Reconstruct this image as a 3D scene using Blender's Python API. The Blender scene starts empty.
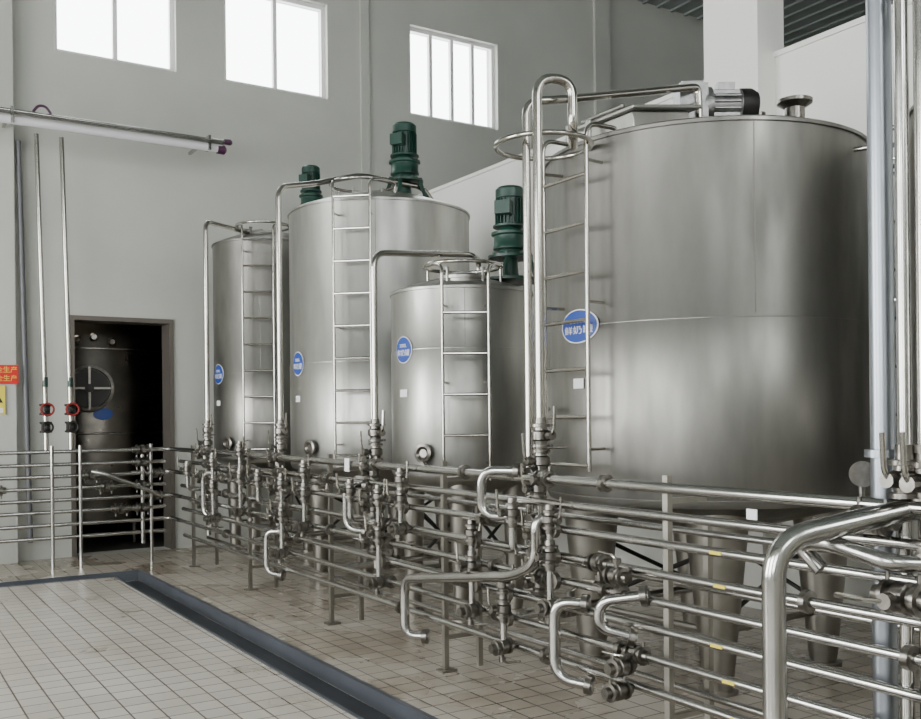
import bpy, math, random
from mathutils import Vector, Matrix
random.seed(4)
V=Vector
scene=bpy.context.scene
col=scene.collection

# ---------------------------------------------------------------- mesh builder
class MB:
    def __init__(s): s.v=[];s.f=[];s.m=[]
    def add(s,vs,fs,mat=0):
        o=len(s.v); s.v+=[tuple(a) for a in vs]
        for f in fs: s.f.append(tuple(i+o for i in f)); s.m.append(mat)
    def box(s,c,size,mat=0,rot=None):
        c=V(c);h=V(size)/2;vs=[]
        for x in(-1,1):
            for y in(-1,1):
                for z in(-1,1):
                    p=V((x*h.x,y*h.y,z*h.z))
                    if rot is not None:p=rot@p
                    vs.append(c+p)
        s.add(vs,[(0,1,3,2),(4,6,7,5),(0,4,5,1),(2,3,7,6),(0,2,6,4),(1,5,7,3)],mat)
    def b2(s,a,b,mat=0):
        a=V(a);b=V(b);s.box((a+b)/2,[abs(q) for q in (b-a)],mat)
    def lathe(s,prof,o=(0,0,0),axis=(0,0,1),seg=24,mat=0):
        o=V(o);q=V((0,0,1)).rotation_difference(V(axis).normalized())
        vs=[];n=len(prof)
        for i in range(seg):
            a=2*math.pi*i/seg
            for r,z in prof: vs.append(o+q@V((r*math.cos(a),r*math.sin(a),z)))
        fs=[]
        for i in range(seg):
            j=(i+1)%seg
            for k in range(n-1): fs.append((i*n+k,j*n+k,j*n+k+1,i*n+k+1))
        if prof[0][0]>1e-4: fs.append(tuple(i*n for i in reversed(range(seg))))
        if prof[-1][0]>1e-4: fs.append(tuple(i*n+n-1 for i in range(seg)))
        s.add(vs,fs,mat)
    def cyl(s,a,b,r,r2=None,seg=14,mat=0):
        a=V(a);b=V(b);L=(b-a).length
        s.lathe([(r,0),(r if r2 is None else r2,L)],a,b-a,seg,mat)
    def sweep(s,pts,r,seg=12,closed=False,mat=0):
        P=[V(p) for p in pts];n=len(P);T=[]
        for i in range(n):
            if closed:t=P[(i+1)%n]-P[i-1]
            else:t=P[min(i+1,n-1)]-P[max(i-1,0)]
            T.append(t.normalized())
        up=V((0,0,1)) if abs(T[0].z)<.9 else V((1,0,0))
        N=(up-T[0]*up.dot(T[0])).normalized();vs=[]
        for i in range(n):
            if i: N=(T[i-1].rotation_difference(T[i]))@N
            N=(N-T[i]*N.dot(T[i])).normalized();B=T[i].cross(N)
            for k in range(seg):
                a=2*math.pi*k/seg;vs.append(P[i]+(N*math.cos(a)+B*math.sin(a))*r)
        fs=[]
        for i in range(n if closed else n-1):
            j=(i+1)%n
            for k in range(seg):
                l=(k+1)%seg;fs.append((i*seg+k,i*seg+l,j*seg+l,j*seg+k))
        if not closed:
            fs.append(tuple(reversed(range(seg))));fs.append(tuple((n-1)*seg+k for k in range(seg)))
        s.add(vs,fs,mat)
    def tube(s,pts,r,br=.08,seg=12,mat=0):
        P=[V(p) for p in pts];out=[P[0]]
        for i in range(1,len(P)-1):
            a=P[i-1]-P[i];b=P[i+1]-P[i];m=min(br,a.length*.48,b.length*.48)
            p0=P[i]+a.normalized()*m;p1=P[i]+b.normalized()*m
            for k in range(9):
                t=k/8;out.append(p0*(1-t)**2+P[i]*2*t*(1-t)+p1*t*t)
        out.append(P[-1]);s.sweep(out,r,seg,False,mat)
    def ring(s,c,R,r,axis=(0,0,1),seg=12,n=36,mat=0):
        q=V((0,0,1)).rotation_difference(V(axis).normalized())
        s.sweep([V(c)+q@V((R*math.cos(2*math.pi*i/n),R*math.sin(2*math.pi*i/n),0)) for i in range(n)],r,seg,True,mat)
    def obj(s,name,mats,parent=None,loc=(0,0,0),bevel=0,smooth=True):
        me=bpy.data.meshes.new(name);me.from_pydata(s.v,[],s.f)
        for m in mats: me.materials.append(m)
        me.polygons.foreach_set('material_index',s.m)
        me.validate();me.update()
        if smooth:
            me.polygons.foreach_set('use_smooth',[True]*len(me.polygons))
            me.set_sharp_from_angle(angle=math.radians(35))
        o=bpy.data.objects.new(name,me);col.objects.link(o);o.location=loc
        if parent: o.parent=parent
        if bevel:
            b=o.modifiers.new('bevel','BEVEL');b.width=bevel;b.segments=2;b.limit_method='ANGLE'
        return o
def empty(name,loc=(0,0,0)):
    e=bpy.data.objects.new(name,None);col.objects.link(e);e.location=loc;e.empty_display_size=.2;return e

# ---------------------------------------------------------------- materials
def mat(name,c,rough=.5,metal=0,noise=0,nscale=3,stretch=(1,1,1),bump=0,rv=0,c2=None,bscale=None):
    m=bpy.data.materials.new(name);m.use_nodes=True;nt=m.node_tree;b=nt.nodes['Principled BSDF']
    b.inputs['Base Color'].default_value=(*c,1);b.inputs['Roughness'].default_value=rough;b.inputs['Metallic'].default_value=metal
    if noise or rv or bump:
        g=nt.nodes.new('ShaderNodeNewGeometry');mp=nt.nodes.new('ShaderNodeMapping');mp.inputs['Scale'].default_value=stretch
        nt.links.new(g.outputs['Position'],mp.inputs['Vector'])
        n=nt.nodes.new('ShaderNodeTexNoise');n.inputs['Scale'].default_value=nscale;n.inputs['Detail'].default_value=6
        nt.links.new(mp.outputs['Vector'],n.inputs['Vector'])
        if noise:
            r=nt.nodes.new('ShaderNodeMapRange');r.inputs['From Min'].default_value=.3;r.inputs['From Max'].default_value=.7
            mx=nt.nodes.new('ShaderNodeMix');mx.data_type='RGBA'
            cc=c2 if c2 else tuple(q*(1-noise) for q in c)
            mx.inputs['A'].default_value=(*c,1);mx.inputs['B'].default_value=(*cc,1)
            nt.links.new(n.outputs['Fac'],r.inputs['Value']);nt.links.new(r.outputs['Result'],mx.inputs['Factor'])
            nt.links.new(mx.outputs['Result'],b.inputs['Base Color'])
        if rv:
            r=nt.nodes.new('ShaderNodeMapRange');r.inputs['From Min'].default_value=.3;r.inputs['From Max'].default_value=.7
            r.inputs['To Min'].default_value=rough-rv;r.inputs['To Max'].default_value=rough+rv
            nt.links.new(n.outputs['Fac'],r.inputs['Value']);nt.links.new(r.outputs['Result'],b.inputs['Roughness'])
        if bump:
            bp=nt.nodes.new('ShaderNodeBump');bp.inputs['Strength'].default_value=bump;bp.inputs['Distance'].default_value=.01
            n2=n
            if bscale:
                n2=nt.nodes.new('ShaderNodeTexNoise');n2.inputs['Scale'].default_value=bscale;nt.links.new(mp.outputs['Vector'],n2.inputs['Vector'])
            nt.links.new(n2.outputs['Fac'],bp.inputs['Height']);nt.links.new(bp.outputs['Normal'],b.inputs['Normal'])
    return m
steel=mat('tank_stainless',(.43,.425,.395),.40,.95,noise=.28,nscale=3.0,stretch=(1.8,1.8,.45),rv=.10,bump=.04)
steelD=mat('tank_stainless_dull',(.27,.263,.24),.43,.95,noise=.33,nscale=2.6,stretch=(1.8,1.8,.5),rv=.10,bump=.04)
seam=mat('weld_seam',(.22,.21,.19),.5,.9)
pipe=mat('pipe_stainless',(.52,.51,.485),.2,1,noise=.25,nscale=6,rv=.06)
pipeb=mat('pipe_polished',(.46,.44,.40),.18,1)
clamp=mat('clamp_steel',(.25,.235,.21),.3,1,noise=.4,nscale=30)
legm=mat('leg_stainless',(.36,.34,.30),.42,1,noise=.3,nscale=5)
dark=mat('dark_iron',(.03,.028,.026),.5,.6)
rust=mat('valve_handle_red',(.22,.015,.012),.5,.0)
green=mat('green_enamel',(.008,.045,.030),.35,0,noise=.3,nscale=14)
alu=mat('cast_aluminium',(.36,.36,.35),.4,1,noise=.3,nscale=20)
wallm=mat('wall_paint',(.51,.515,.47),.85,0,noise=.15,nscale=.8,bump=.05,bscale=30)
wallr=mat('partition_paint',(.78,.775,.73),.85,0,noise=.06,nscale=.9)
white=mat('white_paint',(.78,.78,.76),.5)
ceilm=mat('roof_sheet',(.25,.28,.265),.7,0,noise=.15)
beamm=mat('roof_beam',(.12,.13,.13),.6)
trench=mat('drain_channel',(.028,.033,.043),.45,0,noise=.4,nscale=5)
trim=mat('drain_edge_steel',(.11,.12,.14),.4,.4,noise=.3)
blue=mat('sign_blue',(.012,.055,.30),.4)
wsign=mat('sign_white',(.8,.8,.8),.5)
red=mat('sign_red',(.60,.008,.008),.5)
yellow=mat('label_yellow',(.75,.62,.05),.5)
plas=mat('lamp_diffuser',(.62,.60,.63),.2)
purple=mat('lamp_cap',(.06,.015,.05),.4)
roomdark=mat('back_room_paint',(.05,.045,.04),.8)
frame_m=mat('door_frame',(.12,.105,.09),.5,.3)

def tile_material(name,c1,c2,mortar,rough,dirt,wet):
    m=bpy.data.materials.new(name);m.use_nodes=True;nt=m.node_tree;b=nt.nodes['Principled BSDF'];N=nt.nodes.new;L=nt.links.new
    g=N('ShaderNodeNewGeometry');br=N('ShaderNodeTexBrick');br.offset=0;br.squash=1
    br.inputs['Scale'].default_value=1;br.inputs['Brick Width'].default_value=.15;br.inputs['Row Height'].default_value=.15
    br.inputs['Mortar Size'].default_value=.0048;br.inputs['Mortar Smooth'].default_value=.2
    br.inputs['Color1'].default_value=(*c1,1);br.inputs['Color2'].default_value=(*c2,1);br.inputs['Mortar'].default_value=(*mortar,1)
    L(g.outputs['Position'],br.inputs['Vector'])
    n=N('ShaderNodeTexNoise');n.inputs['Scale'].default_value=1.3;n.inputs['Detail'].default_value=8;L(g.outputs['Position'],n.inputs['Vector'])
    r=N('ShaderNodeMapRange');r.inputs['From Min'].default_value=.35;r.inputs['From Max'].default_value=.7;L(n.outputs['Fac'],r.inputs['Value'])
    mx=N('ShaderNodeMix');mx.data_type='RGBA';mx.blend_type='MULTIPLY';mx.inputs['B'].default_value=(*dirt,1)
    L(r.outputs['Result'],mx.inputs['Factor']);L(br.outputs['Color'],mx.inputs['A']);L(mx.outputs['Result'],b.inputs['Base Color'])
    rr=N('ShaderNodeMapRange');rr.inputs['From Min'].default_value=.35;rr.inputs['From Max'].default_value=.65;rr.inputs['To Min'].default_value=rough;rr.inputs['To Max'].default_value=rough-wet
    L(n.outputs['Fac'],rr.inputs['Value']);L(rr.outputs['Result'],b.inputs['Roughness'])
    bp=N('ShaderNodeBump');bp.inputs['Strength'].default_value=.4;bp.inputs['Distance'].default_value=.004;bp.invert=True
    L(br.outputs['Fac'],bp.inputs['Height']);L(bp.outputs['Normal'],b.inputs['Normal'])
    return m
tileA=tile_material('floor_tile_main',(.57,.54,.48),(.50,.47,.42),(.085,.06,.05),.45,(.84,.81,.76),.2)
tileB=tile_material('floor_tile_wet',(.50,.455,.39),(.41,.37,.31),(.06,.045,.035),.40,(.62,.56,.50),.25)

# ---------------------------------------------------------------- room
YW=11.35; H=8.0
def wall_cells(mb,u0,u1,z0,z1,holes,fn):
    us=sorted({u0,u1,*[h[0] for h in holes],*[h[1] for h in holes]});zs=sorted({z0,z1,*[h[2] for h in holes],*[h[3] for h in holes]})
    for a,b in zip(us,us[1:]):
        for c,d in zip(zs,zs[1:]):
            um=(a+b)/2;zm=(c+d)/2
            if any(h[0]<um<h[1] and h[2]<zm<h[3] for h in holes):continue
            fn(a,b,c,d)
ZW0,ZW1=5.57,6.78
wins=[(1.93,3.27,2),(3.85,5.20,2),(6.41,7.83,4)]
mb=MB()
wall_cells(mb,-5.2,16.2,-.3,H+.2,[(w[0],w[1],ZW0,ZW1) for w in wins]+[(2.06,3.2,-.0,2.67)],lambda a,b,c,d:mb.b2((a,YW,c),(b,YW+.28,d)))
mb.obj('wall_back',[wallm],smooth=False)
for k,(a,b,n) in enumerate(wins):
    mb=MB();t=.05;y0,y1=YW+.08,YW+.14
    mb.b2((a,y0,ZW0),(b,y1,ZW0+t));mb.b2((a,y0,ZW1-t),(b,y1,ZW1))
    for i in range(n+1):
        x=a+(b-a-t)*i/n;mb.b2((x,y0+.002,ZW0+t),(x+t,y1-.002,ZW1-t))
    mb.obj('window_%d'%(k+1),[white],smooth=False)
for k,(a,b,d) in enumerate([(.3,1.5,.12),(5.66,5.78,.03),(9.6,9.9,.05)]):
    mb=MB();mb.b2((a,YW-d,0),(b,YW,H));mb.obj('trim_%d'%(k+1),[wallm],smooth=False)
mb=MB();mb.b2((6.1,-5,0),(6.32,YW-.002,4.26));mb.b2((6.08,-5,4.26),(6.34,YW-.002,4.30));mb.obj('wall_partition',[wallr],smooth=False)
mb=MB();mb.b2((5.9,5.05,0),(6.2,5.6,H));mb.obj('column',[wallr],smooth=False)
mb=MB();mb.b2((16,-5.2,0),(16.2,YW,H));mb.obj('wall_right',[wallm],smooth=False)
mb=MB();LW=[(-3.5,-.5,1.2,4.6),(1,4,1.0,4.6),(5.8,9.4,.9,4.6)]
wall_cells(mb,-5.2,YW,0,H,[(h[0],h[1],h[2],h[3]) for h in LW],lambda a,b,c,d:mb.b2((-5.25,a,c),(-5,b,d)))
mb.obj('wall_left',[wallm],smooth=False)
mb=MB();FW=[(-3,0,4.5,7),(2,5,4.5,7)]
wall_cells(mb,-5,16,0,H,FW,lambda a,b,c,d:mb.b2((a,-5.2,c),(b,-5,d)))
mb.obj('wall_front',[wallm],smooth=False)
def winframe(name,pts):
    mb=MB()
    for a,b in pts: mb.b2(a,b)
    mb.obj(name,[white],smooth=False)
for k,h in enumerate(LW):
    pts=[]
    for i in range(4):
        y=h[0]+(h[1]-h[0]-.06)*i/3;pts.append(((-5.15,y,h[2]),(-5.08,y+.06,h[3])))
    for i in range(4):
        z=h[2]+(h[3]-h[2]-.06)*i/3;pts.append(((-5.145,h[0],z),(-5.085,h[1],z+.06)))
    winframe('window_%d'%(4+k),pts)
for k,h in enumerate(FW):
    pts=[]
    for i in range(4):
        x=h[0]+(h[1]-h[0]-.06)*i/3;pts.append(((x,-5.15,h[2]),(x+.06,-5.08,h[3])))
    for i in range(2):
        z=h[2]+(h[3]-h[2]-.06)*i;pts.append(((h[0],-5.145,z),(h[1],-5.085,z+.06)))
    winframe('window_%d'%(7+k),pts)
mb=MB();mb.b2((-5.25,-5.2,H),(16.2,YW+.3,H+.15))
x=-5
while x<16: mb.b2((x,-5,H-.03),(x+.06,YW,H));x+=.3
mb.obj('ceiling',[ceilm],smooth=False)
mb=MB()
for y in(-2,1.5,5.2,8.6):
    mb.b2((-5,y-.1,H-.06),(16,y+.1,H-.03));mb.b2((-5,y-.1,H-.42),(16,y+.1,H-.38));mb.b2((-5,y-.015,H-.38),(16,y+.015,H-.06))
mb.obj('roof_beam',[beamm],smooth=False)
TX0,TX1,TY0,TY1=2.15,2.43,9.67,9.93
mb=MB()
mb.b2((-5.2,-5.2,-.3),(TX0,TY0,0),0)
mb.b2((TX1,-5.2,-.3),(16.2,YW,0),1)
mb.b2((-5.2,TY1,-.3),(TX1,YW,0),1)
mb.b2((TX0,-5.2,-.3),(TX1,TY1,-.10),2);mb.b2((-5.2,TY0,-.3),(TX0,TY1,-.10),2)
mb.obj('floor',[tileA,tileB,trench],smooth=False)
mb=MB();e=.02
mb.b2((TX0-e,-5.2,-.095),(TX0+.004,TY0,.004));mb.b2((TX1-.004,-5.2,-.095),(TX1+.03,TY1,.004))
mb.b2((-5.2,TY0-e,-.095),(TX0,TY0+.004,.004));mb.b2((-5.2,TY1-.004,-.095),(TX1,TY1+e,.004))
mb.obj('trim_4',[trim],smooth=False)
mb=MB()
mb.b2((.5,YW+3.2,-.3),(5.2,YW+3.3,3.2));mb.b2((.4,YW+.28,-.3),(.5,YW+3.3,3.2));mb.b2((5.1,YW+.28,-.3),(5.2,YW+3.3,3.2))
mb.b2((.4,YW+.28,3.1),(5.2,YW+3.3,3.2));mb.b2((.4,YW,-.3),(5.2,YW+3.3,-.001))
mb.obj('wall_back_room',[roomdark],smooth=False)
mb=MB();f=.05
mb.b2((2.06,YW-.02,0),(2.06+f,YW+.3,2.67));mb.b2((3.2-f,YW-.02,0),(3.2,YW+.3,2.67));mb.b2((2.06+f,YW-.02,2.67-f),(3.2-f,YW+.3,2.67))
mb.obj('door_1',[frame_m],smooth=False)

# ---------------------------------------------------------------- text
def text_mesh(txt,size):
    c=bpy.data.curves.new('t','FONT');c.body=txt;c.size=size;c.align_x='CENTER';c.align_y='CENTER'
    o=bpy.data.objects.new('t',c);col.objects.link(o);dg=bpy.context.evaluated_depsgraph_get()
    me=bpy.data.meshes.new_from_object(o.evaluated_get(dg));bpy.data.objects.remove(o)
    vs=[v.co.copy() for v in me.vertices];fs=[tuple(p.vertices) for p in me.polygons];return vs,fs
def wrap(mb,vs,fs,R,th,z,mat):
    out=[]
    for p in vs:
        a=th+p.x/R;out.append((R*math.cos(a),R*math.sin(a),z+p.y))
    mb.add(out,fs,mat)
def disc(w,h,n=36,rings=4):
    vs=[V((0,0,0))];fs=[]
    for k in range(1,rings+1):
        for i in range(n):
            a=2*math.pi*i/n;vs.append(V((w/2*k/rings*math.cos(a),h/2*k/rings*math.sin(a),0)))
    for i in range(n):
        j=(i+1)%n;fs.append((0,1+i,1+j))
        for k in range(rings-1): fs.append((1+k*n+i,1+(k+1)*n+i,1+(k+1)*n+j,1+k*n+j))
    return vs,fs

# ---------------------------------------------------------------- valves
def valve(mb,p,ax,hd,s=1.0,m=0,md=1):
    p=V(p);ax=V(ax).normalized();hd=V(hd).normalized();R=.024*s
    prof=[(R,-.075*s),(R*1.1,-.05*s),(R*1.75,-.048*s),(R*1.75,-.036*s),(R*1.2,-.034*s),(R*1.25,-.022*s),(R*1.7,-.016*s),(R*1.7,.016*s),(R*1.25,.022*s),(R*1.2,.034*s),(R*1.75,.036*s),(R*1.75,.048*s),(R*1.1,.05*s),(R,.075*s)]
    mb.lathe(prof,p,ax,16,m)
    mb.cyl(p,p+hd*.075*s,.011*s,seg=8,mat=m)
    mb.cyl(p+hd*.055*s,p+hd*.08*s,.02*s,seg=10,mat=m)
    mb.tube([p+hd*.07*s,p+hd*.09*s+ax*.03*s,p+hd*.095*s+ax*.12*s],.007*s,.02,8,md)
    sd=ax.cross(hd)
    for q in(-.042,.042): mb.cyl(p+ax*q*s+sd*.03*s,p+ax*q*s+sd*.06*s,.006*s,seg=6,mat=m)
def ferrule(mb,p,ax,s=1.0,m=0):
    R=.024*s
    mb.lathe([(R,-.014*s),(R*1.6,-.012*s),(R*1.6,.012*s),(R,.014*s)],p,ax,14,m)

# ---------------------------------------------------------------- tank parts
def pol(R,th,z): return V((R*math.cos(th),R*math.sin(th),z))
rad=math.radians
def motor(par,name,x,y,z0,s=1.0,sw=1.2):
    mb=MB();
    mb.lathe([(.13,0),(.13,.02),(.075,.03),(.07,.06),(.1,.07),(.1,.09),(.095,.1),(.095,.17),(.11,.18),(.11,.2),(.07,.21),(.06,.235),(.1,.24),(.1,.255),(.072,.26),(.072,.46),(.084,.465),(.084,.53),(.07,.55),(.0,.555)],(0,0,0),(0,0,1),28,0)
    for i in range(22):
        a=2*math.pi*i/22;mb.box(pol(.078,a,.36),(.018,.005,.19),0,Matrix.Rotation(a,3,'Z'))
    for i in range(8):
        a=2*math.pi*i/8;mb.cyl(pol(.115,a,.018),pol(.115,a,.035),.01,seg=6)
    mb.box((-.085,-.06,.37),(.07,.09,.10),0,Matrix.Rotation(rad(35),3,'Z'))
    for i in range(4):
        a=rad(45+90*i);mb.cyl(pol(.15,a,-.16),pol(.11,a,.0),.014,seg=8)
    mb.lathe([(.17,-.18),(.17,-.16),(.05,-.16),(.04,0)],(0,0,0),(0,0,1),20)
    mb.v=[(a*s*sw+x,b*s*sw+y,c*s+z0) for a,b,c in mb.v]
    mb.obj(name,[green],par)

def tank(cx,cy,R,zb,zt,za,ladth,logoth=183,legth0=40,legr=.72,legw=(.15,.085),lad=(1.15,None,.28),hoop='top',seamz=2.0,portth=None,logo=(.2,.2),nleg=4,mt=None):
    par=empty('storage_tank',(cx,cy,0))
    mb=MB()
    prof=[(.06,zb-.34),(.07,zb-.26),(R*.5,zb-.15),(R*.86,zb-.06),(R-.01,zb-.01),(R+.004,zb+.02),(R+.005,seamz-.004),(R,seamz+.004),(R,zt-.02),(R+.012,zt-.018),(R+.012,zt),(R-.01,zt+.012)]
    for i in range(1,9):
        t=i/8; prof.append(((R-.01)*(1-t)+.12*t, zt+.012+(za-zt)*(1-(1-t)**1.35)))
    prof.append((0,za+.012))
    mb.lathe(prof,(0,0,0),(0,0,1),96,0)
    mb.ring((0,0,zb+.03),R+.003,.005,seg=6,n=96,mat=1)
    mb.ring((0,0,seamz),R+.001,.0035,seg=6,n=96,mat=0)
    for k,th in enumerate((240,120,0)):
        t=rad(th);mb.box(pol(R+.0005,t,(seamz+zt)/2),(.003,.005,zt-seamz-.04),1,Matrix.Rotation(t,3,'Z'))
    mb.obj('shell',[mt or steel,seam],par)
    mb=MB();n=nleg;fp=[]
    for i in range(n):
        a=rad(legth0+360/n*i);p=pol(R*legr,a,0);fp.append(p)
        mb.lathe([(legw[1]*1.25,0),(legw[1]*1.25,.02),(legw[1]*.9,.025),(legw[1],.08),(legw[0],zb-.15),(legw[0],zb+.0)],p,(0,0,1),20,0)
    for i in range(n):
        a,b=fp[i],fp[(i+1)%n]
        mb.cyl(a+V((0,0,.32)),b+V((0,0,.32)),.02,seg=8,mat=0)
        mb.cyl(a+V((0,0,.36)),b+V((0,0,zb-.25)),.014,seg=8,mat=1)
    mb.obj('legs',[legm,dark],par)
    mb=MB();th=rad(ladth);n=V((math.cos(th),math.sin(th),0));t=V((-n.y,n.x,0));w=.19;r0=R+.11;z0=lad[0];z1=lad[1] or zt+.0
    if hoop=='cage':
        for s in(-1,1):
            mb.tube([n*r0+t*w*s+V((0,0,z0)),n*r0+t*w*s+V((0,0,z1+.12)),n*(R-.1)+t*w*s+V((0,0,z1+.12)),n*(R-.1)+t*w*s+V((0,0,zt))],.013,.08)
        mb.ring(n*(r0+.14)+V((0,0,z1+.02)),.26,.014)
        mb.cyl(n*r0-t*w+V((0,0,z0+.34)),n*(R+.0)-t*(w+.12)+V((0,0,z0+.34)),.014)
    else:
        w=.165
        for s in(-1,1):
            mb.tube([n*r0+t*w*s+V((0,0,z0)),n*r0+t*w*s+V((0,0,zt+.12)),n*(R-.05)+t*(w+.05)*s+V((0,0,zt+.16)),n*(R-.14)+t*(w+.10)*s+V((0,0,zt+.16))],.012,.06)
        mb.ring(n*(R-.26)+V((0,0,zt+.17)),.29,.014)
        for a in range(5):
            q=n*(R-.26)+pol(.29,th+rad(72*a+100),0)
            if q.length<R-.03: mb.cyl(q+V((0,0,zt+.0)),q+V((0,0,zt+.17)),.01)
    for s in(-1,1):
        for z in(z0+.12,(z0+zt)/2,zt-.15): mb.cyl(n*r0+t*w*s+V((0,0,z)),n*(R-.02)+t*w*s*.9+V((0,0,z)),.009,seg=8)
    z=z0+.03
    while z<z1+.02:
        mb.cyl(n*r0-t*w+V((0,0,z)),n*r0+t*w+V((0,0,z)),.011,seg=10);z+=lad[2]
    mb.obj('ladder',[pipeb],par)
    if hoop!='cage' or R<.9:
        mb=MB();c=n*(R*.5 if R<.7 else R-.42);zz=zt+.02
        mb.lathe([(.17,0),(.17,.05),(.185,.05),(.185,.07),(.16,.085),(.1,.10),(0,.105)],c+V((0,0,zz)),(0,0,1),32)
        for i in range(4):
            q=c+pol(.185,rad(90*i+20),zz+.07);mb.cyl(q+V((0,0,-.05)),q+V((0,0,.04)),.01,seg=8);mb.lathe([(.02,0),(.02,.02)],q+V((0,0,.04)),(0,0,1),8)
        mb.obj('manhole',[mt or steel],par)
    mb=MB();lt=rad(logoth)
    d=disc(logo[0],logo[1]);wrap(mb,*d,R+.010,lt,2.0,1)
    d=disc(logo[0]*.94,logo[1]*.94);wrap(mb,*d,R+.012,lt,2.0,0)
    k=logo[1]/.2
    tv=text_mesh('鲜奶罐',.052*k);wrap(mb,[V((p.x*logo[0]/logo[1],p.y-.025*k,0)) for p in tv[0]],tv[1],R+.014,lt,2.0,1)
    tv=text_mesh('3000L',.036*k);wrap(mb,[V((p.x*logo[0]/logo[1],p.y+.03*k,0)) for p in tv[0]],tv[1],R+.014,lt,2.0,1)
    sq=[V((x*.045,y*.028,0)) for y in(-1,1) for x in(-1,-.33,.33,1)]
    wrap(mb,sq,[(0,1,5,4),(1,2,6,5),(2,3,7,6)],R+.012,lt+.0,1.68,1)
    mb.obj('tank_label',[blue,wsign],par,smooth=False)
    if portth is not None:
        mb=MB();pt=rad(portth);nn=V((math.cos(pt),math.sin(pt),0));p=nn*(R-.02)+V((0,0,1.24))
        mb.lathe([(.05,0),(.05,.05),(.07,.052),(.07,.07),(.05,.075),(.03,.06),(0,.06)],p,nn,24)
        mb.cyl(p+V((0,0,-.09)),p+nn*.07+V((0,0,-.09)),.015);mb.lathe([(.03,0),(.03,.02)],p+nn*.07+V((0,0,-.09)),nn,12)
        mb.obj('sight_port',[clamp],par)
    return par

T1=tank(4.41,4.22,.95,1.02,3.025,3.18,180,179,legth0=229,legw=(.165,.085),lad=(1.2,2.95,.262),hoop='cage',logo=(.33,.19),mt=steelD)
T2=tank(4.02,6.35,.545,1.06,2.45,2.56,240,186,legth0=235,legw=(.09,.06),lad=(1.05,None,.29),portth=208)
T3=tank(4.33,8.30,.86,1.05,3.43,3.64,228,182,legth0=228,legw=(.12,.07),lad=(1.15,None,.28),portth=197,logo=(.22,.22))
T4=tank(4.07,10.55,.62,1.05,3.46,3.62,240,187,legth0=225,legw=(.09,.06),lad=(1.15,None,.28),portth=205,logo=(.22,.22),mt=steelD)
T0=tank(5.05,2.25,.85,1.02,3.0,3.2,100,200,legth0=110,legw=(.13,.075),lad=(1.2,2.9,.26),hoop='cage',mt=steelD)
motor(T2,'agitator_motor',.32,-.21,2.72,1.0,1.35)
motor(T3,'agitator_motor',.21,-.13,3.76,1.02,1.35)
motor(T4,'agitator_motor',.42,-.26,3.86,.95,1.3)
# horizontal gear motor on the large tank
mb=MB()
o=V((0.0,-.04,0));ax=V((.85,-.53,0)).normalized();rz=Matrix.Rotation(math.atan2(ax.y,ax.x),3,'Z')
mb.box(o-ax*.02,(.13,.15,.17),0,rz)
mb.box(o-ax*.02+V((0,0,.09)),(.10,.10,.02),0,rz)
mb.lathe([(.06,0),(.085,.05),(.085,.07),(.06,.075),(.06,.2),(.075,.205),(.075,.26),(.06,.285),(0,.285)],o,ax,24)
for i in range(14):
    a=2*math.pi*i/14;q=V((0,math.cos(a)*.066,math.sin(a)*.066));mb.box(o+ax*.14+rz@q,(.12,.004,.016) if abs(math.sin(a))>.7 else (.12,.016,.004),0,rz)
mb.lathe([(.0765,.0),(.0765,.05),(.06,.08),(0,.08)],o+ax*.208,ax,24,1)
mb.box(o+ax*.14+V((0,0,.082)),(.08,.07,.035),0,rz)
mb.lathe([(.1,0),(.1,.02),(.05,.03),(.05,.10)],(o-ax*.02)-V((0,0,.17)),(0,0,1),20)
mb.v=[(a*1.3-.06,b*1.3+.04,c*1.3+3.37) for a,b,c in mb.v]
mb.obj('gear_motor',[alu,dark],T1)
mb=MB()
mb.lathe([(.06,0),(.06,.26),(.105,.29),(.105,.31),(.085,.315),(.06,.28)],(.46,-.33,3.09),(0,0,1),24)
mb.lathe([(.035,0),(.035,.22),(.045,.225),(.045,.245)],(.38,-.12,3.12),(0,0,1),16)
mb.obj('vent_stub',[clamp],T1)
mb=MB();ry=Matrix.Rotation(rad(-9),3,'Y')
mb.box((-.50,.02,3.15),(.44,.42,.14),0,ry)
mb.box((-.50,.02,3.235),(.54,.52,.022),0,ry)
mb.cyl((-.76,-.16,3.22),(-.76,.2,3.22),.012);mb.cyl((-.24,-.2,3.30),(-.24,.24,3.30),.014)
mb.cyl((-.8,.1,3.02),(-.8,.1,3.2),.02);mb.cyl((-.78,.3,3.02),(-.78,.3,3.22),.022)
mb.obj('hatch_box',[steel],T1,bevel=.006)

# ---------------------------------------------------------------- inlet pipes over the tanks
def riser(pts,r,name='inlet_pipe',br=.1):
    mb=MB();mb.tube(pts,r,br,16,0)
    return mb.obj(name,[pipeb,clamp])
riser([(3.02,9.53,.35),(3.02,9.53,3.48),(3.75,10.3,3.56),(4.02,10.6,3.66),(4.02,10.6,3.56)],.025)
riser([(3.02,7.59,.35),(3.02,7.59,3.42),(3.4,7.72,3.52),(4.0,8.05,3.74),(4.7,8.1,3.72),(4.88,8.1,3.5)],.025)
riser([(3.02,5.88,.35),(3.02,5.88,2.62),(3.9,6.02,2.70),(4.15,6.3,2.72),(4.15,6.3,2.53)],.022)
riser([(3.02,4.02,.45),(3.02,4.02,3.25),(3.22,3.98,3.26),(3.22,3.98,3.0),(3.32,4.1,2.96)],.026,br=.12)
riser([(3.05,4.16,.6),(3.05,4.16,3.17),(3.22,4.1,3.19),(4.2,4.12,3.43),(4.29,4.12,3.45),(4.3,4.12,3.2)],.022,br=.08)
mb=MB()
mb.cyl((3.0,2.045,.2),(3.0,2.045,7.95),.041,seg=24,mat=0)
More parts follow.
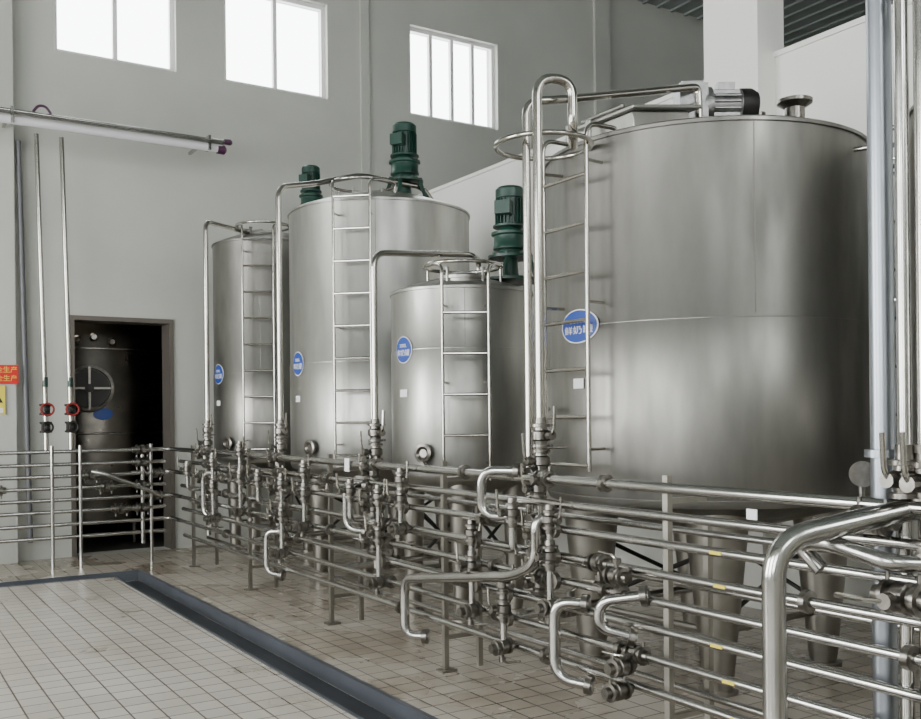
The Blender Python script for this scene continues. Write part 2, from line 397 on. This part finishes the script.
for z in(1.36,4.4): mb.lathe([(.041,-.015),(.06,-.013),(.06,.013),(.041,.015)],(3.0,2.045,z),(0,0,1),20,0)
mb.obj('supply_pipe',[mat('pipe_grey',(.30,.32,.35),.33,.9)])
for (x,y,r) in((2.95,1.93,.023),(2.97,1.865,.03),(3.0,1.76,.045)):
    mb=MB();mb.cyl((x,y,.25),(x,y,7.95),r,seg=20)
    for z in(1.33,1.38,2.9): mb.lathe([(r,-.015),(r*1.4,-.013),(r*1.4,.013),(r,.015)],(x,y,z),(0,0,1),20,1)
    mb.obj('supply_pipe',[pipe,clamp])

# ---------------------------------------------------------------- main pipe rack (along Y)
rack=empty('pipe_rack',(2.92,5.5,0))
def W(v): return V(v)-V((2.92,5.5,0))
mp=MB();mv=MB();ms=MB();ml=MB()
RX=2.92
zs=[1.19,1.07,.95,.82,.70,.58,.45,.31]
for i,z in enumerate(zs):
    mp.cyl(W((RX,.3,z)),W((RX,10.15-.02*i,z)),.0195 if i else .024,seg=14)
for z in(.98,.74,.52,.27):
    mp.cyl(W((3.16,.3,z)),W((3.16,10.0,z)),.016,seg=12)
for y in(9.85,8.2,6.5,4.9,3.05,1.55):
    ms.b2(W((RX+.03,y-.015,0)),W((RX+.06,y+.015,1.24)));ms.b2(W((RX+.0,y-.04,0)),W((RX+.10,y+.04,.012)))
    ms.b2(W((3.19,y-.015,0)),W((3.22,y+.015,1.05)))
    for z in(.2,1.13): ms.b2(W((RX+.06,y-.012,z-.012)),W((3.19,y+.012,z+.012)))
X1,Y1,Z1=V((1,0,0)),V((0,1,0)),V((0,0,1))
for yy in(9.53,7.59,5.88,4.02):
    valve(mv,W((3.02,yy,1.40)),Z1,-Y1,1.25)
    valve(mv,W((3.02,yy,1.27)),Z1,-X1,1.2)
    for z in(1.13,.89,.64): 
        valve(mv,W((3.0,yy,z-.0)),Z1,-X1,1.1)
        ferrule(mv,W((2.95,yy,z+.06)),X1,1.3)
        valve(mv,W((RX,yy-.16,z+.06)),Y1,-X1,1.0)
    mp.tube([W((2.80,yy-.05,1.0)),W((2.80,yy-.05,.82)),W((RX,yy-.05,.82))],.02,.05)
    valve(mv,W((2.80,yy-.05,1.02)),Z1,-X1,1.0)
for y in(9.2,8.7,8.0,7.3,7.0,6.4,5.5,5.35,4.6,4.3,3.85,3.4,3.3,2.3,1.9,1.75):
    for z in random.sample(zs,2):
        ferrule(mv,W((RX,y,z)),Y1,1.1)
    if y>3.35:
        z=random.choice(zs[1:6]);valve(mv,W((RX-.0,y+.05,z)),Y1,random.choice([-X1,Z1,-Z1]),1.0)
# cross-over manifolds between the rails
for y,za_,zb_ in((8.9,1.07,.58),(8.15,1.19,.70),(7.2,.95,.45),(6.75,1.07,.70),(5.55,.95,.45),(5.25,1.07,.82),(4.45,.82,.45),(4.15,.58,.31),(3.75,.95,.58)):
    mp.cyl(W((2.865,y,za_+.04)),W((2.865,y,zb_-.04)),.018)
    for z in zs:
        if zb_-.01<=z<=za_+.01:
            ferrule(mv,W((2.885,y,z)),X1,1.15)
    zm=(za_+zb_)/2
    valve(mv,W((2.865,y,zm+.06)),Z1,-X1,1.0)
    valve(mv,W((2.865,y,za_+.05)),Z1,-Y1,.95)
    valve(mv,W((2.84,y-.02,zb_)),X1,-Z1,.95)
XF=2.82
def bend(pts,r=.022,br=.09):
    mp.tube([W(p) for p in pts],r,br,14)
    for a,b in((0,1),(-1,-2)):
        d=(V(pts[b])-V(pts[a])).normalized();ferrule(mv,W(V(pts[a])+d*.02),d,1.2)
bend([(RX,4.05,1.22),(XF-.02,4.25,1.22),(XF-.02,4.25,.98),(RX,4.1,.98)],.025)
bend([(RX,5.02,.19),(XF,5.13,.19),(XF,5.13,.53),(XF,3.98,.70),(XF,3.80,.78),(XF,3.80,1.0),(RX,3.75,1.02)],.028,.10)
bend([(RX,3.52,.62),(XF,3.66,.62),(XF,3.66,.26),(RX,3.5,.24)],.028)
bend([(RX,5.78,1.05),(XF,5.94,1.05),(XF,5.94,.76),(RX,5.8,.74)])
bend([(RX,7.3,.60),(XF,7.42,.60),(XF,7.42,.27),(RX,7.3,.25)])
bend([(RX,3.12,.72),(XF-.02,3.30,.68),(XF-.02,3.32,.56),(RX,3.2,.52)],.026,.07)
bend([(RX,8.9,1.0),(XF,9.05,1.0),(XF,9.05,.6),(RX,8.9,.58)])
valve(mv,W((2.86,3.26,.79)),Y1,Z1,1.0)
valve(mv,W((XF+.02,3.22,.40)),X1,Y1,1.0);valve(mv,W((XF+.02,3.24,.29)),X1,Y1,1.0)
valve(mv,W((RX,3.2,.45)),Y1,-X1,1.0)
mp.tube([W((2.485,2.085,.0)),W((2.485,2.085,1.095)),W((2.95,1.90,1.185)),W((3.02,1.87,1.19))],.038,.13,20)
mp.tube([W((2.74,2.10,.98)),W((2.72,2.18,1.06)),W((2.70,2.05,1.08)),W((2.74,1.84,1.03)),W((2.9,1.75,1.02))],.028,.05,16)
valve(mv,W((2.9,1.78,1.03)),X1,Z1,1.3);valve(mv,W((2.95,1.93,1.28)),Z1,-X1,1.3);valve(mv,W((2.97,1.865,1.27)),Z1,-X1,1.4);valve(mv,W((2.9,2.02,1.14)),Y1,-X1,1.2)
valve(mv,W((2.78,1.83,.92)),Y1,-X1,1.3)
mv.lathe([(.0,0),(.042,0),(.042,.03),(.047,.03),(.047,.036),(.0,.036)],W((3.1,2.2,1.28)),(-.75,-.66,0),24,0)
mv.cyl(W((3.1,2.2,1.12)),W((3.1,2.2,1.27)),.012)
for (cx,cy,zb) in((4.4,4.23,1.02),(4.0,6.35,1.06),(4.32,8.3,1.05)):
    mp.tube([W((cx,cy,zb-.33)),W((cx,cy,.45)),W((3.05,cy+.05,.42))],.025,.1)
    valve(mv,W((3.4,cy+.035,.427)),X1,Z1,1.2)
for z,y in((.95,2.72),(.82,2.70),(.58,2.72),(.45,2.66),(.31,2.62)):
    ml.box(W((RX-.0205,y,z)),(.004,.06,.013),0)
for y,z in((6.05,1.21),(2.52,1.15)):
    ml.box(W((RX-.035,y,z-.03)),(.004,.05 if y<4 else .07,.04 if y<4 else .09),1)
mp.obj('pipes',[pipe],rack);mv.obj('valves',[clamp,pipeb],rack);ms.obj('posts',[legm],rack,smooth=False);ml.obj('labels',[yellow,wsign],rack)

# ---------------------------------------------------------------- wall side rack (along X)
rk2=empty('pipe_rack',(0,10.5,0))
def U(v): return V(v)-V((0,10.5,0))
mp=MB();mv=MB();ms=MB()
for i,z in enumerate([1.19,1.06,.94,.82,.70,.58,.45,.32]):
    mp.cyl(U((-4,10.5,z)),U((2.86-(.0 if i%2 else .25),10.5,z)),.02,seg=12)
for x in(-2,0,1.72,1.99,2.7):
    ms.cyl(U((x,10.46,0)),U((x,10.46,1.25)),.018,seg=10)
for x,z in((2.1,.94),(2.25,.82),(2.62,1.19),(2.62,1.06),(2.62,.82),(2.62,.58),(2.75,.70),(2.75,.94),(2.4,.58),(1.2,.82)):
    valve(mv,U((x,10.5,z)),X1,-Y1,1.35)
mp.tube([U((2.1,10.42,.98)),U((2.2,10.36,.96)),U((2.75,10.36,.72)),U((2.75,10.5,.70))],.024,.06)
for z in(1.19,.95,.7,.45): mp.tube([U((2.5,10.5,z)),U((RX,10.5,z)),U((RX,10.12,z))],.022,.1)
mp.cyl(U((2.62,10.5,.2)),U((2.62,10.5,1.2)),.022)
mp.obj('pipes',[pipe],rk2);mv.obj('valves',[clamp,pipeb],rk2);ms.obj('posts',[pipe],rk2)

# ---------------------------------------------------------------- drops on the left wall
for x in(1.69,1.93):
    mb=MB();mb.tube([(x-.06,10.62,4.42),(x,10.62,1.75),(x,10.6,1.2)],.024,.05,14,0)
    P=[(.026,-.06),(.06,-.055),(.06,-.04),(.045,-.03),(.045,.03),(.06,.04),(.06,.055),(.026,.06)]
    mb.lathe(P,(x,10.62,1.62),(0,0,1),16,1)
    mb.lathe(P,(x,10.61,1.44),(0,0,1),16,1)
    mb.cyl((x,10.62,1.62),(x,10.50,1.62),.012,mat=1);mb.ring((x,10.50,1.62),.06,.011,(0,1,0),8,20,3)
    mb.cyl((x,10.61,1.44),(x,10.50,1.44),.012,mat=1);mb.ring((x,10.50,1.44),.05,.011,(0,1,0),8,20,1)
    mb.lathe([(.027,0),(.027,.1)],(x,10.62,1.85),(0,0,1),14,2)
    mb.obj('drop_pipe',[pipeb,dark,green,rust])
mb=MB();mb.cyl((1.63,11.27,.2),(1.55,11.27,4.5),.028,seg=12);mb.obj('conduit_pipe',[mat('grey_plastic',(.13,.13,.14),.5)])
lm=empty('overhead_tube_fixture',(1.5,10.6,4.55))
mb=MB()
mb.cyl((-5,.0,-.03),(2.05,.0,-.02),.045,seg=18,mat=0)
mb.cyl((-5,.0,.075),(2.1,.0,.065),.02,seg=12,mat=1)
mb.cyl((-5,-.07,.02),(2.05,-.07,.02),.012,seg=8,mat=1)
for x in(-2,-.1,1.9): mb.box((x,.0,.02),(.03,.12,.16),1);mb.box((x,.37,.07),(.03,.66,.03),1)
mb.lathe([(.05,0),(.052,.08),(.03,.1)],(2.0,0,-.03),(1,0,0),16,2)
mb.lathe([(.03,0),(.035,.07),(.02,.09)],(2.08,0,.065),(1,0,0),16,2)
mb.tube([(.1,0,.09),(.15,0,.16),(.22,0,.16),(.27,0,.09)],.014,.04,8,2)
mb.obj('tubes',[plas,pipe,purple],lm)
mb=MB();mb.box((1.37,11.215,2.0),(.30,.01,.20),0)
for z in(2.045,1.955):
    tv=text_mesh('安全生产',.07);mb.add([(p.x+1.37,11.205,p.y+z) for p in tv[0]],tv[1],1)
mb.obj('safety_sign',[red,yellow],smooth=False)
mb=MB();mb.box((1.29,11.215,1.73),(.20,.01,.3),0);mb.add([(1.21,11.205,1.70),(1.37,11.205,1.70),(1.29,11.205,1.84)],[(0,1,2)],1);mb.box((1.29,11.208,1.62),(.16,.004,.05),2)
mb.obj('warning_sign',[yellow,dark,wsign],smooth=False)

# ---------------------------------------------------------------- vessel in back room
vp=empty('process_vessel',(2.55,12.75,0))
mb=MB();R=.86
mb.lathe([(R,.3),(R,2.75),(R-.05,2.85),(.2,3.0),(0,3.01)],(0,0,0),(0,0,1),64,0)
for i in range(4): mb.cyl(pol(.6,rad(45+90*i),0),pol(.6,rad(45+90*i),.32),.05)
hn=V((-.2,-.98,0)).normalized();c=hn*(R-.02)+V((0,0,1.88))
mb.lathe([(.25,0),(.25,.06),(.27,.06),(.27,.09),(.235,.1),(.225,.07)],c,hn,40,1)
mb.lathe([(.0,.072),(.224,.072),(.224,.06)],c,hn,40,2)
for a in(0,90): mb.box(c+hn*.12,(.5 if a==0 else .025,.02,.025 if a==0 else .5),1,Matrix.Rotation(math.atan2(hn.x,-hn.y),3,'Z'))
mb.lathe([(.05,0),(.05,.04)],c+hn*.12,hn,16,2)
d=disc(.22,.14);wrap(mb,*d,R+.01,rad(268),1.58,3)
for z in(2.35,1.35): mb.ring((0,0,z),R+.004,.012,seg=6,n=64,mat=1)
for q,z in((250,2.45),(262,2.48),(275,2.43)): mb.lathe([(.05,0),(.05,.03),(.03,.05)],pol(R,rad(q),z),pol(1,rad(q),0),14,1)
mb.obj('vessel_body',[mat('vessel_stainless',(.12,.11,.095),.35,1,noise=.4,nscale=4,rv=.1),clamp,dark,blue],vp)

# ---------------------------------------------------------------- lights
def area(name,loc,rot,sx,sy,p,c=(1,1,1)):
    l=bpy.data.lights.new(name,'AREA');l.shape='RECTANGLE';l.size=sx;l.size_y=sy;l.energy=p;l.color=c
    o=bpy.data.objects.new(name,l);col.objects.link(o);o.location=loc;o.rotation_euler=rot;return o
for k,h in enumerate(LW):
    area('window_daylight',(-5.4,(h[0]+h[1])/2,(h[2]+h[3])/2),(0,rad(-90),0),h[3]-h[2],h[1]-h[0],(95,200,470)[k],(1,.995,.965))
for k,h in enumerate(FW):
    area('window_daylight',((h[0]+h[1])/2,-5.4,(h[2]+h[3])/2),(rad(90),0,0),h[1]-h[0],h[3]-h[2],65,(1,.995,.965))
area('back_room_fill',(2.0,12.0,3.0),(0,0,0),.8,.2,2.5,(1,.9,.75))  # weak unseen light added to brighten the vessel behind the doorway
w=bpy.data.worlds.new('overcast_sky');scene.world=w;w.use_nodes=True
w.node_tree.nodes['Background'].inputs[0].default_value=(.93,.97,1,1);w.node_tree.nodes['Background'].inputs[1].default_value=10

# ---------------------------------------------------------------- camera
cam=bpy.data.cameras.new('camera');co=bpy.data.objects.new('camera',cam);col.objects.link(co)
cam.sensor_fit='HORIZONTAL';cam.sensor_width=36;cam.lens=36*970/921
cam.shift_y=57.5/921
co.location=(0,0,1.5)
co.rotation_euler=(Matrix.Rotation(rad(-32.2),4,'Z')@Matrix.Rotation(rad(90),4,'X')@Matrix.Rotation(rad(-.6),4,'Z')).to_euler()
cam.clip_start=.05
scene.camera=co
